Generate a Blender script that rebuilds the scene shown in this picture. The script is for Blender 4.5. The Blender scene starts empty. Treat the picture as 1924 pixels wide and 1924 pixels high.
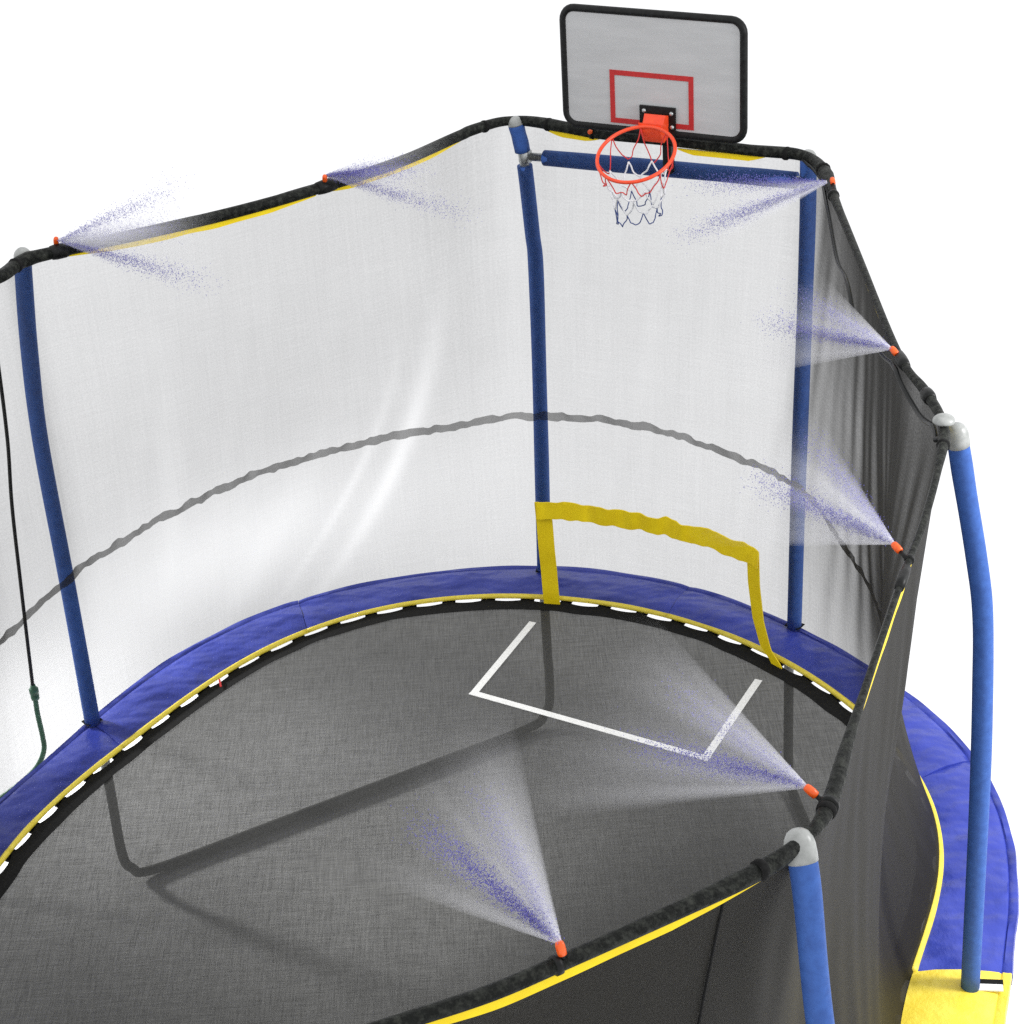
import bpy, bmesh, math, random
import numpy as np
from mathutils import Matrix, Vector

random.seed(7)
rng = np.random.default_rng(11)
SC = bpy.context.scene
COL = SC.collection
PI = math.pi

# ------------------------------------------------------------------ camera
PITCH, ROLL, CAM_Z = 0.4999, -0.0665, 4.5398 + 0.75
cam_d = bpy.data.cameras.new('camera')
cam = bpy.data.objects.new('camera', cam_d)
COL.objects.link(cam)
right = Vector((1, 0, 0))
down = Vector((0, -math.sin(PITCH), -math.cos(PITCH)))
fwd = Vector((0, math.cos(PITCH), -math.sin(PITCH)))
cr, sr = math.cos(ROLL), math.sin(ROLL)
r2 = right * cr - down * sr
d2 = right * sr + down * cr
M = Matrix((r2, -d2, -fwd)).transposed().to_4x4()
M.translation = Vector((0, 0, CAM_Z))
cam.matrix_world = M
cam_d.sensor_width = 36.0
cam_d.lens = 3940.66 / 1924 * 36.0
cam_d.clip_start = 0.05
cam_d.clip_end = 500
SC.camera = cam

# ------------------------------------------------------------------ light
world = bpy.data.worlds.new('World')
SC.world = world
world.use_nodes = True
bg = world.node_tree.nodes['Background']
bg.inputs[0].default_value = (0.985, 0.99, 1.0, 1)
bg.inputs[1].default_value = 1.18


def area_lamp(name, loc, target, size, power, spread=180):
    ld = bpy.data.lights.new(name, 'AREA')
    ld.shape = 'DISK'
    ld.size = size
    ld.energy = power
    ld.spread = math.radians(spread)
    o = bpy.data.objects.new(name, ld)
    COL.objects.link(o)
    o.location = loc
    o.rotation_euler = (Vector(target) - Vector(loc)).to_track_quat('-Z', 'Y').to_euler()
    return o


spot_d = bpy.data.lights.new('studio_spot', 'SPOT')
spot_d.energy = 15000
spot_d.spot_size = math.radians(13)
spot_d.spot_blend = 1.0
spot_d.shadow_soft_size = 0.85
spot = bpy.data.objects.new('studio_spot', spot_d)
COL.objects.link(spot)
spot.location = (-7.2, 11.0, 3.3)
spot.rotation_euler = (Vector((-0.75, 6.75, 0.0)) - spot.location).to_track_quat('-Z', 'Y').to_euler()
area_lamp('pad_fill', (4.3, 4.2, 4.2), (1.4, 5.4, 0.75), 1.2, 80, 110)  # unseen fill lamp added to brighten the right outer pad

vs = SC.view_settings
vs.view_transform = 'Standard'
vs.look = 'None'
vs.exposure = 0.0
vs.gamma = 1.0
vs.use_curve_mapping = False
SC.render.engine = 'CYCLES'
SC.cycles.transparent_max_bounces = 24
SC.cycles.max_bounces = 8
SC.cycles.volume_bounces = 4
SC.cycles.use_denoising = False

# ------------------------------------------------------------------ materials
def new_mat(name):
    m = bpy.data.materials.new(name)
    m.use_nodes = True
    nt = m.node_tree
    nt.nodes.clear()
    out = nt.nodes.new('ShaderNodeOutputMaterial')
    return m, nt, out


def node(nt, kind, **kw):
    n = nt.nodes.new(kind)
    for k, v in kw.items():
        setattr(n, k, v)
    return n


def math_n(nt, op, a, b=None, clamp=False):
    n = nt.nodes.new('ShaderNodeMath')
    n.operation = op
    n.use_clamp = clamp
    for i, v in enumerate((a, b)):
        if v is None:
            continue
        if isinstance(v, (int, float)):
            n.inputs[i].default_value = v
        else:
            nt.links.new(v, n.inputs[i])
    return n.outputs[0]


def noise_n(nt, scale, detail=3, rough=0.55, coord='Object', stretch=(1, 1, 1), rot=0.0):
    tc = nt.nodes.new('ShaderNodeTexCoord')
    mp = nt.nodes.new('ShaderNodeMapping')
    mp.inputs['Scale'].default_value = stretch
    mp.inputs['Rotation'].default_value = (0, 0, rot)
    nt.links.new(tc.outputs[coord], mp.inputs[0])
    n = nt.nodes.new('ShaderNodeTexNoise')
    n.inputs['Scale'].default_value = scale
    n.inputs['Detail'].default_value = detail
    n.inputs['Roughness'].default_value = rough
    nt.links.new(mp.outputs[0], n.inputs['Vector'])
    return n.outputs['Fac']


def ramp_n(nt, fac, stops):
    r = nt.nodes.new('ShaderNodeValToRGB')
    e = r.color_ramp.elements
    while len(e) < len(stops):
        e.new(0.5)
    for el, (p, c) in zip(e, stops):
        el.position = p
        el.color = (*c, 1) if len(c) == 3 else c
    nt.links.new(fac, r.inputs[0])
    return r.outputs[0]


def pbr(name, c0, c1=None, rough=0.5, nscale=30.0, bump=0.0, bscale=60.0, bdist=0.003, spec=0.5, metal=0.0,
        stretch=(1, 1, 1), lo=0.35, hi=0.65):
    m, nt, out = new_mat(name)
    b = node(nt, 'ShaderNodeBsdfPrincipled')
    b.inputs['Roughness'].default_value = rough
    b.inputs['Specular IOR Level'].default_value = spec
    b.inputs['Metallic'].default_value = metal
    c1 = c1 or tuple(x * 0.82 for x in c0)
    f = noise_n(nt, nscale, 4, 0.6, stretch=stretch)
    nt.links.new(ramp_n(nt, f, [(lo, c1), (hi, c0)]), b.inputs['Base Color'])
    if bump:
        h = noise_n(nt, bscale, 5, 0.6, stretch=stretch)
        bn = node(nt, 'ShaderNodeBump')
        bn.inputs['Strength'].default_value = bump
        bn.inputs['Distance'].default_value = bdist
        nt.links.new(h, bn.inputs['Height'])
        nt.links.new(bn.outputs[0], b.inputs['Normal'])
    nt.links.new(b.outputs[0], out.inputs[0])
    return m


MAT = {}
MAT['floor'] = pbr('white_floor', (0.94, 0.94, 0.94), (0.93, 0.93, 0.93), rough=0.9, spec=0.1, nscale=2)
MAT['foam'] = pbr('blue_foam', (0.045, 0.125, 0.42), (0.034, 0.095, 0.335), rough=0.65, nscale=40, bump=0.12, bscale=120, bdist=0.002, spec=0.3)
MAT['yellow'] = pbr('yellow_vinyl', (0.97, 0.74, 0.008), (0.90, 0.66, 0.006), rough=0.5, nscale=18, spec=0.3, bump=0.15, bscale=25, bdist=0.006)
MAT['pad_yellow'] = pbr('pale_yellow_vinyl', (0.93, 0.74, 0.085), (0.88, 0.66, 0.05), rough=0.4, nscale=9, bump=0.5, bscale=7, bdist=0.03)
MAT['piping'] = pbr('yellow_piping', (0.90, 0.74, 0.09), (0.82, 0.64, 0.05), rough=0.5, nscale=40)
MAT['black'] = pbr('black_plastic', (0.014, 0.015, 0.015), (0.006, 0.006, 0.006), rough=0.42, nscale=60, bump=0.2, bscale=120, bdist=0.002, spec=0.2)
MAT['sleeve'] = pbr('black_mesh_sleeve', (0.040, 0.043, 0.036), (0.004, 0.005, 0.004), rough=0.5, nscale=60, bump=0.9, bscale=45, bdist=0.012, lo=0.45, hi=0.75, spec=0.15)
MAT['webbing'] = pbr('black_webbing', (0.010, 0.010, 0.010), (0.004, 0.004, 0.004), rough=0.85, nscale=90, spec=0.2)
MAT['hose'] = pbr('black_hose', (0.010, 0.011, 0.011), rough=0.35, nscale=40, spec=0.25)
MAT['orange'] = pbr('orange_plastic', (0.90, 0.13, 0.012), (0.80, 0.09, 0.008), rough=0.35, nscale=80)
MAT['rim'] = pbr('orange_red_steel', (0.92, 0.085, 0.022), (0.80, 0.06, 0.016), rough=0.35, nscale=60)
MAT['cord_red'] = pbr('red_cord', (0.72, 0.045, 0.04), (0.55, 0.03, 0.03), rough=0.8, nscale=90)
MAT['cord_white'] = pbr('white_cord', (0.82, 0.83, 0.85), (0.68, 0.69, 0.72), rough=0.8, nscale=90)
MAT['cord_blue'] = pbr('blue_cord', (0.05, 0.09, 0.28), (0.035, 0.06, 0.2), rough=0.8, nscale=90)
MAT['board'] = pbr('grey_white_board', (0.50, 0.505, 0.51), (0.455, 0.46, 0.465), rough=0.45, nscale=5, stretch=(1, 1, 6))
MAT['red_paint'] = pbr('red_paint', (0.50, 0.017, 0.017), (0.42, 0.012, 0.013), rough=0.5, nscale=60)
MAT['white_paint'] = pbr('white_paint', (0.88, 0.88, 0.86), (0.74, 0.74, 0.72), rough=0.7, nscale=120)
MAT['cap'] = pbr('grey_cap_plastic', (0.38, 0.39, 0.38), (0.27, 0.28, 0.27), rough=0.35, nscale=40)
MAT['steel'] = pbr('galvanised_steel', (0.52, 0.54, 0.54), (0.40, 0.42, 0.42), rough=0.35, nscale=50, metal=0.7)
MAT['leg'] = pbr('grey_steel_tube', (0.17, 0.17, 0.165), (0.12, 0.12, 0.115), rough=0.5, nscale=30)
MAT['green'] = pbr('green_hose', (0.035, 0.14, 0.075), (0.022, 0.09, 0.05), rough=0.45, nscale=60, bump=0.4, bscale=90)
MAT['blue_drop'] = pbr('blue_water_drops', (0.20, 0.185, 0.60), (0.15, 0.14, 0.52), rough=0.3, nscale=10)
MAT['white_drop'] = pbr('white_water_mist', (0.93, 0.93, 0.97), (0.90, 0.90, 0.96), rough=0.5, nscale=10)


def pad_material():
    m, nt, out = new_mat('blue_vinyl')
    b = node(nt, 'ShaderNodeBsdfPrincipled')
    b.inputs['Roughness'].default_value = 0.32
    b.inputs['Specular IOR Level'].default_value = 0.30
    f = noise_n(nt, 5.5, 6, 0.65)
    nt.links.new(ramp_n(nt, f, [(0.3, (0.030, 0.047, 0.32)), (0.72, (0.052, 0.076, 0.45))]), b.inputs['Base Color'])
    h1 = noise_n(nt, 4.2, 2, 0.45, stretch=(1, 1.7, 1), rot=0.6)
    h2 = noise_n(nt, 26, 4, 0.6, stretch=(1.6, 1, 1))
    h = math_n(nt, 'ADD', h1, math_n(nt, 'MULTIPLY', h2, 0.05))
    bn = node(nt, 'ShaderNodeBump')
    bn.inputs['Strength'].default_value = 0.65
    bn.inputs['Distance'].default_value = 0.08
    nt.links.new(h, bn.inputs['Height'])
    nt.links.new(bn.outputs[0], b.inputs['Normal'])
    nt.links.new(b.outputs[0], out.inputs[0])
    return m


MAT['pad'] = pad_material()


def mat_fabric():
    """woven black polypropylene: light passes between the tapes"""
    m, nt, out = new_mat('woven_black_mat')
    A = -0.5357
    w1 = noise_n(nt, 1.0, 3, 0.7, stretch=(9, 400, 1), rot=-A)
    w2 = noise_n(nt, 1.0, 3, 0.7, stretch=(400, 9, 1), rot=-A)
    cloud = noise_n(nt, 1.3, 4, 0.6)
    w = math_n(nt, 'ADD', w1, w2)                                     # about 1
    t = math_n(nt, 'MULTIPLY', math_n(nt, 'SUBTRACT', math_n(nt, 'MULTIPLY', w, 1.0), 0.57), 0.215)   # mean about 0.18
    t = math_n(nt, 'MULTIPLY', t, math_n(nt, 'ADD', math_n(nt, 'MULTIPLY', cloud, 0.7), 0.65), clamp=True)
    tr = node(nt, 'ShaderNodeBsdfTransparent')
    tr.inputs[0].default_value = (1.0, 0.995, 0.965, 1)
    b = node(nt, 'ShaderNodeBsdfPrincipled')
    b.inputs['Roughness'].default_value = 0.6
    b.inputs['Specular IOR Level'].default_value = 0.25
    fine = noise_n(nt, 260, 2, 0.6)
    nt.links.new(ramp_n(nt, fine, [(0.3, (0.017, 0.017, 0.016)), (0.7, (0.046, 0.046, 0.0435))]), b.inputs['Base Color'])
    bn = node(nt, 'ShaderNodeBump')
    bn.inputs['Strength'].default_value = 0.35
    bn.inputs['Distance'].default_value = 0.002
    nt.links.new(w, bn.inputs['Height'])
    nt.links.new(bn.outputs[0], b.inputs['Normal'])
    mx = node(nt, 'ShaderNodeMixShader')
    nt.links.new(t, mx.inputs[0])
    nt.links.new(b.outputs[0], mx.inputs[1])
    nt.links.new(tr.outputs[0], mx.inputs[2])
    nt.links.new(mx.outputs[0], out.inputs[0])
    return m


MAT['mat'] = mat_fabric()


def net_material(name, k0, thin=True):
    """fine black netting: the share of light let through falls with the path length through the threads"""
    m, nt, out = new_mat(name)
    uv = 'UV'
    weave = noise_n(nt, 1.0, 3, 0.65, coord=uv, stretch=(5, 190, 1))
    weave2 = noise_n(nt, 1.0, 3, 0.65, coord=uv, stretch=(110, 2.2, 1), rot=0.12)
    cloud = noise_n(nt, 1.0, 4, 0.55, coord=uv, stretch=(0.9, 1.2, 1))
    grain = noise_n(nt, 1.0, 2, 0.6, coord=uv, stretch=(150, 150, 1))
    a = math_n(nt, 'ADD', math_n(nt, 'MULTIPLY', weave, 0.42), math_n(nt, 'MULTIPLY', weave2, 0.42))
    a = math_n(nt, 'ADD', a, math_n(nt, 'MULTIPLY', cloud, 0.45))
    a = math_n(nt, 'ADD', a, math_n(nt, 'MULTIPLY', grain, 0.85))       # about 1.05
    k = math_n(nt, 'MULTIPLY', a, k0)
    if thin:
        at = node(nt, 'ShaderNodeAttribute')
        at.attribute_name = 'net_tone'
        k = math_n(nt, 'MULTIPLY', k, at.outputs['Fac'])
    g = node(nt, 'ShaderNodeNewGeometry')
    dt = node(nt, 'ShaderNodeVectorMath')
    dt.operation = 'DOT_PRODUCT'
    nt.links.new(g.outputs['Normal'], dt.inputs[0])
    nt.links.new(g.outputs['Incoming'], dt.inputs[1])
    c = math_n(nt, 'MAXIMUM', math_n(nt, 'ABSOLUTE', dt.outputs['Value']), 0.06)
    T = math_n(nt, 'POWER', math.e, math_n(nt, 'MULTIPLY', math_n(nt, 'DIVIDE', k, c), -1.0), clamp=True)
    tr = node(nt, 'ShaderNodeBsdfTransparent')
    df = node(nt, 'ShaderNodeBsdfPrincipled')
    df.inputs['Base Color'].default_value = (0.019, 0.0178, 0.0148, 1)
    df.inputs['Roughness'].default_value = 0.6
    df.inputs['Specular IOR Level'].default_value = 0.08
    mx = node(nt, 'ShaderNodeMixShader')
    nt.links.new(T, mx.inputs[0])
    nt.links.new(df.outputs[0], mx.inputs[1])
    nt.links.new(tr.outputs[0], mx.inputs[2])
    nt.links.new(mx.outputs[0], out.inputs[0])
    return m


MAT['net'] = net_material('black_netting', 0.335)
MAT['band'] = net_material('black_elastic_band', 0.85, thin=False)


# ------------------------------------------------------------------ mesh helpers
class MB:
    """collects vertices and faces of one mesh object"""

    def __init__(self):
        self.v, self.f = [], []

    def add(self, V, F):
        o = len(self.v)
        self.v += [tuple(map(float, p)) for p in V]
        self.f += [tuple(i + o for i in f) for f in F]
        return self

    def box(self, c, size, ax=None):
        ax = ax if ax is not None else np.eye(3)
        c, s = np.array(c, float), np.array(size, float) / 2
        V = [c + ax[0] * s[0] * i + ax[1] * s[1] * j + ax[2] * s[2] * k for i in (-1, 1) for j in (-1, 1) for k in (-1, 1)]
        return self.add(V, [(0, 1, 3, 2), (4, 6, 7, 5), (0, 4, 5, 1), (2, 3, 7, 6), (0, 2, 6, 4), (1, 5, 7, 3)])

    def sweep(self, P, r, n=12, closed=False, up=(0, 0, 1), flat=1.0):
        P = np.array(P, float)
        N = len(P)
        r = np.broadcast_to(np.array(r, float), (N,))
        if closed:
            T = np.roll(P, -1, 0) - np.roll(P, 1, 0)
        else:
            T = np.gradient(P, axis=0)
        T /= np.linalg.norm(T, axis=1)[:, None] + 1e-12
        up = np.array(up, float)
        S = np.cross(T, up)
        S /= np.linalg.norm(S, axis=1)[:, None] + 1e-12
        U = np.cross(S, T)
        a = np.arange(n) * 2 * PI / n
        V = (P[:, None] + r[:, None, None] * (np.cos(a)[None, :, None] * S[:, None] + flat * np.sin(a)[None, :, None] * U[:, None])).reshape(-1, 3)
        F = []
        for i in range(N if closed else N - 1):
            j = (i + 1) % N
            for k in range(n):
                F.append((i * n + k, i * n + (k + 1) % n, j * n + (k + 1) % n, j * n + k))
        if not closed:
            F.append(tuple(range(n - 1, -1, -1)))
            F.append(tuple((N - 1) * n + k for k in range(n)))
        return self.add(V, F)

    def build(self, name, mat, parent=None, smooth=True, uv=None):
        me = bpy.data.meshes.new(name)
        ro = np.array(parent.get('_base', (0, 0, 0))) if parent is not None else np.zeros(3)
        V = np.array(self.v) - ro
        me.from_pydata(V.tolist(), [], self.f)
        if smooth:
            me.shade_smooth()
        me.materials.append(mat)
        me.update()
        o = bpy.data.objects.new(name, me)
        COL.objects.link(o)
        if parent is not None:
            o.parent = parent
            o['_base'] = tuple(ro)
        return o


def tag(o, label=None, cat=None, group=None, kind=None):
    if label: o['label'] = label
    if cat: o['category'] = cat
    if group: o['group'] = group
    if kind: o['kind'] = kind
    return o


def thing(name, label, cat, base, group=None):
    o = bpy.data.objects.new(name, None)
    o.empty_display_size = 0.1
    COL.objects.link(o)
    o.location = base
    o['_base'] = tuple(float(x) for x in base)
    return tag(o, label, cat, group)


def auto_sharp(o, deg=35):
    o.data.set_sharp_from_angle(angle=math.radians(deg))
    return o


def catmull(P, n=8, closed=False):
    P = np.array(P, float)
    N = len(P)
    out = []
    for i in range(N if closed else N - 1):
        p1, p2 = P[i], P[(i + 1) % N]
        p0 = P[i - 1] if (closed or i > 0) else 2 * p1 - p2
        p3 = P[(i + 2) % N] if (closed or i + 2 < N) else 2 * p2 - p1
        for s in np.arange(n) / n:
            out.append(.5 * ((2 * p1) + (-p0 + p2) * s + (2 * p0 - 5 * p1 + 4 * p2 - p3) * s * s + (-p0 + 3 * p1 - 3 * p2 + p3) * s ** 3))
    if not closed:
        out.append(P[-1])
    return np.array(out)


def smooth_noise(n, scale, seed):
    """periodic 1-D noise of n samples, about -1..1, with features `scale` samples long"""
    g = np.random.default_rng(seed)
    m = max(4, int(n / scale))
    x = np.arange(n) / n * m
    k = g.uniform(-1, 1, m)
    i = np.floor(x).astype(int)
    f = x - i
    f = f * f * (3 - 2 * f)
    return k[i % m] * (1 - f) + k[(i + 1) % m] * f


# ------------------------------------------------------------------ setting
f = MB().add([(-45, -20, 0), (45, -20, 0), (45, 75, 0), (-45, 75, 0)], [(0, 1, 2, 3)]).build('floor', MAT['floor'], smooth=False)
tag(f, 'seamless white studio floor under and behind the trampoline', 'floor', kind='structure')

# ------------------------------------------------------------------ trampoline plan shape (oval), mat level z = MZ
MZ, HZ = 0.75, 2.0097          # mat above floor, hoop above mat
CX, CY = -0.4454, 5.2538
IC = [1.9761, 0, 0, -0.28273, 0.25354, 0, 0, 0.01901, 0.01555, 0, 0, -0.02277, 0.00951, 0, 0, -0.00172, 0.01218, 0, 0]
OC = [2.23335, 0, 0, -0.27342, 0.24774, 0, 0, 0.04112, 0.02004, 0, 0, -0.00493, -0.00078, 0, 0, -0.01399, 0.00161, 0, 0]


def fourier(c, t):
    t = np.asarray(t, float)
    r = np.full_like(t, c[0])
    for k in range(1, (len(c) - 1) // 2 + 1):
        r = r + c[2 * k - 1] * np.cos(k * t) + c[2 * k] * np.sin(k * t)
    return r


def r_in(t): return fourier(IC, t)
def r_out(t): return fourier(OC, t)


def xy(t, r, z):
    t = np.asarray(t, float)
    return np.stack([CX + r * np.cos(t), CY + r * np.sin(t), np.broadcast_to(z, t.shape) + 0 * t], -1)


HOOP = [(2.27, 1.76), (2.2, 1.75), (1.99, 1.71), (1.82, 1.75), (1.65, 1.89), (1.51, 2.11), (1.41, 2.43), (1.35, 2.55), (1.27, 2.48),
        (1.12, 2.4), (0.98, 2.41), (0.885, 2.45), (0.82, 2.36), (0.73, 2.15), (0.48, 1.79), (0.1, 1.58), (-0.06, 1.6), (-0.19, 1.63),
        (-0.34, 1.63), (-0.52, 1.66), (-0.66, 1.71), (-0.96, 1.98), (-1.08, 2.18), (-1.13, 2.24), (-1.19, 2.28), (-1.36, 2.37),
        (-1.46, 2.44), (-1.62, 2.54), (-1.79, 2.55), (-1.87, 2.48), (-2.02, 2.4), (-2.16, 2.41), (-2.27, 2.45), (-2.32, 2.36),
        (-2.41, 2.15), (-2.66, 1.79), (-3.04, 1.58), (-3.2, 1.6), (-3.33, 1.63), (-3.48, 1.63), (-3.66, 1.66), (-3.80, 1.71), (-3.94, 1.70)]
HP = catmull([(CX + r * math.cos(a), CY + r * math.sin(a)) for a, r in HOOP], 14, closed=True)   # clockwise
_ha = np.arctan2(HP[:, 1] - CY, HP[:, 0] - CX)
_hr = np.hypot(HP[:, 0] - CX, HP[:, 1] - CY)
_o = np.argsort(_ha)
_ha, _hr = _ha[_o], _hr[_o]


def r_hoop(t):
    return np.interp((np.asarray(t, float) + PI) % (2 * PI) - PI, _ha, _hr, period=2 * PI)


# arclength along the inner edge
TT = np.linspace(-PI, PI, 2881)
_p = xy(TT, r_in(TT), 0)
SS = np.concatenate([[0], np.cumsum(np.linalg.norm(np.diff(_p, axis=0), axis=1))])
PERI = SS[-1]


def s_of(t): return np.interp((np.asarray(t) + PI) % (2 * PI) - PI, TT, SS)
def t_of(s): return np.interp(np.asarray(s) % PERI, SS, TT)


tramp = thing('trampoline', 'large oval trampoline with black mat, blue pads and tall net enclosure', 'trampoline', (CX, CY, 0.0))

# --- mat -------------------------------------------------------------
NT = 78                              # webbing tabs round the edge


def gap(s):
    ph = (s / PERI * NT) % 1.0
    k_ = np.floor(np.asarray(s) / PERI * NT).astype(int) % NT
    amp = np.random.default_rng(5).uniform(0.72, 1.12, NT)[k_]
    return 0.004 + 0.020 * amp * np.abs(np.sin(PI * ph)) ** 0.75


tn = t_of(np.linspace(0, PERI, 1561)[:-1])
mb = MB()
rings = [0.0] + list(np.linspace(0.12, 1.0, 12))
V = [(CX, CY, MZ - 0.002)]
for q in rings[1:]:
    V += list(xy(tn, (r_in(tn) - 0.075) * q, MZ - 0.002))
n = len(tn)
F = [(0, 1 + i, 1 + (i + 1) % n) for i in range(n)]
for a in range(len(rings) - 2):
    for i in range(n):
        j = (i + 1) % n
        F.append((1 + a * n + i, 1 + (a + 1) * n + i, 1 + (a + 1) * n + j, 1 + a * n + j))
mat_o = mb.add(V, F).build('mat', MAT['mat'], tramp)
# black hem with a scalloped outer edge
s_n = s_of(tn)
hem_in = 0.090 + 0.006 * smooth_noise(n, 14, 3)
ro = r_in(tn) - 0.004 - gap(s_n)
A, B = xy(tn, r_in(tn) - hem_in, MZ + 0.002), xy(tn, ro, MZ + 0.003)
A2, B2 = xy(tn, r_in(tn) - hem_in, MZ + 0.0005), xy(tn, ro, MZ - 0.010)
V = list(A) + list(B) + list(B2) + list(A2)
F = []
for i in range(n):
    j = (i + 1) % n
    for a, b in ((0, 1), (1, 2), (2, 3), (3, 0)):
        F.append((a * n + i, b * n + i, b * n + j, a * n + j))
auto_sharp(MB().add(V, F).build('edge_band', MAT['webbing'], mat_o))
# white marking
L0, L1, L2, L3 = [np.array(p) for p in ((0.055, 7.355), (-0.196, 6.857), (0.650, 6.324), (0.914, 6.818))]
LW = 0.030
mb = MB()


def strip2d(mb, a, b, w, z0, z1, ext=0.0):
    a, b = np.array(a, float), np.array(b, float)
    u = (b - a) / np.linalg.norm(b - a)
    a, b = a - u * ext, b + u * ext
    nn = np.array([-u[1], u[0]]) * w / 2
    V = [(*(a - nn), z0), (*(b - nn), z0), (*(b + nn), z0), (*(a + nn), z0), (*(a - nn), z1), (*(b - nn), z1), (*(b + nn), z1), (*(a + nn), z1)]
    mb.add(V, [(3, 2, 1, 0), (4, 5, 6, 7), (0, 1, 5, 4), (1, 2, 6, 5), (2, 3, 7, 6), (3, 0, 4, 7)])


u12 = (L2 - L1) / np.linalg.norm(L2 - L1)
strip2d(mb, L0, L1, LW, MZ + 0.0005, MZ + 0.002, 0.0)
strip2d(mb, L1, L2, LW, MZ + 0.0005, MZ + 0.0026, LW / 2)
strip2d(mb, L3, L2, LW, MZ + 0.0005, MZ + 0.002, 0.0)
mb.build('court_line', MAT['white_paint'], mat_o, smooth=False)
mb = MB().box((-1.204, 7.035, MZ + 0.012), (0.008, 0.05, 0.003), np.array([[0.97, 0.2, 0], [-0.2, 0.97, 0.1], [0, 0, 1]]))
mb.build('warning_tag', MAT['red_paint'], mat_o, smooth=False)

# --- tabs ------------------------------------------------------------
for i in range(NT):
    t = float(t_of((i + 0.0) / NT * PERI))
    p0 = xy(t, float(r_in(t)) - 0.045, 0)
    rad = np.array([math.cos(t), math.sin(t), 0])
    tan = np.array([-rad[1], rad[0], 0])
    w = 0.046 + 0.016 * random.random()
    mb = MB()
    for (a, b, z) in ((0.0, 0.17, MZ - 0.012),):
        q0, q1 = p0 + rad * a, p0 + rad * b
        V = []
        for dz in (0, 0.008):
            for q, ww, zz in ((q0, w * 1.1, z), (q1, w * 0.8, z - 0.02)):
                for sgn in (-1, 1):
                    V.append((q[0] + tan[0] * ww / 2 * sgn, q[1] + tan[1] * ww / 2 * sgn, zz + dz))
        mb.add(V, [(0, 1, 3, 2), (4, 6, 7, 5), (0, 4, 5, 1), (2, 3, 7, 6), (0, 2, 6, 4), (1, 5, 7, 3)])
    mb.build('spring_tab', MAT['webbing'], tramp, smooth=False)

# --- frame ring and legs ----------------------------------------------
tf = np.linspace(0, 2 * PI, 241)[:-1]
MB().sweep(xy(tf, r_in(tf) + 0.18, MZ - 0.045), 0.021, 10, closed=True).build('frame_ring', MAT['leg'], tramp)

# pole paths: base -> top (z above mat)
POLE = [
    [(-1.678, 6.804, 0), (-1.674, 6.797, .642), (-1.677, 6.803, 1.24), (-1.648, 6.766, 1.612), (-1.609, 6.717, 1.91), (-1.593, 6.69, 1.995)],
    [(.120, 7.735, 0), (.142, 7.735, .722), (.158, 7.735, 1.379), (.152, 7.735, 1.558), (.135, 7.735, 1.863), (.113, 7.735, 2.0)],
    [(1.104, 7.159, 0), (1.116, 7.157, .692), (1.133, 7.156, 1.364), (1.141, 7.150, 1.784), (1.138, 7.135, 2.0)],
    [(1.326, 4.981, 0), (1.320, 4.982, .754), (1.311, 4.984, 1.13), (1.298, 4.985, 1.398), (1.272, 4.988, 1.58), (1.232, 4.995, 1.80), (1.205, 5.0, 1.955)],
    [(.600, 3.05, 0), (.602, 3.05, .70), (.592, 3.07, 1.20), (.545, 3.16, 1.608), (.522, 3.20, 1.913), (.512, 3.233, 2.000)],
]


def mirror(p): return (2 * CX - p[0], 2 * CY - p[1], p[2])


POLE += [[mirror(p) for p in POLE[i]] for i in (1, 2, 3)]
for i, P in enumerate(POLE):
    Q = catmull(P, 8)
    Q[:, 2] += MZ
    pole = MB().sweep(np.concatenate([[Q[0] - [0, 0, 0.07]], Q]), 0.019, 12, up=(0, 1, 0.01)).build('pole', MAT['steel'], tramp)
    if i == 1:
        cut = 1.865
        za = Q[Q[:, 2] < MZ + cut - 0.022]
        zb = Q[Q[:, 2] > MZ + cut + 0.022]
        segs = [za, zb]
    else:
        segs = [Q]
    segs = [sg if k_ < len(segs) - 1 else (sg if i in (1, 2) else sg[sg[:, 2] < Q[-1, 2] - 0.012]) for k_, sg in enumerate(segs)]
    for sg in segs:
        sg = np.array(sg)
        sg[0, 2] = max(sg[0, 2], MZ + 0.016)
        m_ = len(sg)
        rr = (0.0285 if i == 4 else 0.0300) + 0.0010 * smooth_noise(m_, 5, i)
        e = np.minimum(np.arange(m_), np.arange(m_)[::-1])
        MB().sweep(sg, rr, 18, up=(0, 1, 0.01)).build('foam_sleeve', MAT['foam'], pole)
    # rounded grey cap
    top = Q[-1]
    ax = Q[-1] - Q[-3]
    ax /= np.linalg.norm(ax)
    prof = [(-0.004, 0.0312), (0.0, 0.0308), (0.012, 0.0280), (0.022, 0.0215), (0.027, 0.012), (0.029, 0.001)] if i in (0, 1, 2) else [(-0.034, 0.0312), (-0.02, 0.0318), (0.0, 0.0315), (0.014, 0.0285), (0.026, 0.0215), (0.032, 0.012), (0.034, 0.001)]
    MB().sweep([top + ax * a for a, _ in prof], [b for _, b in prof], 18, up=(0, 1, 0.01)).build('pole_cap', MAT['cap'], pole)

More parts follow.
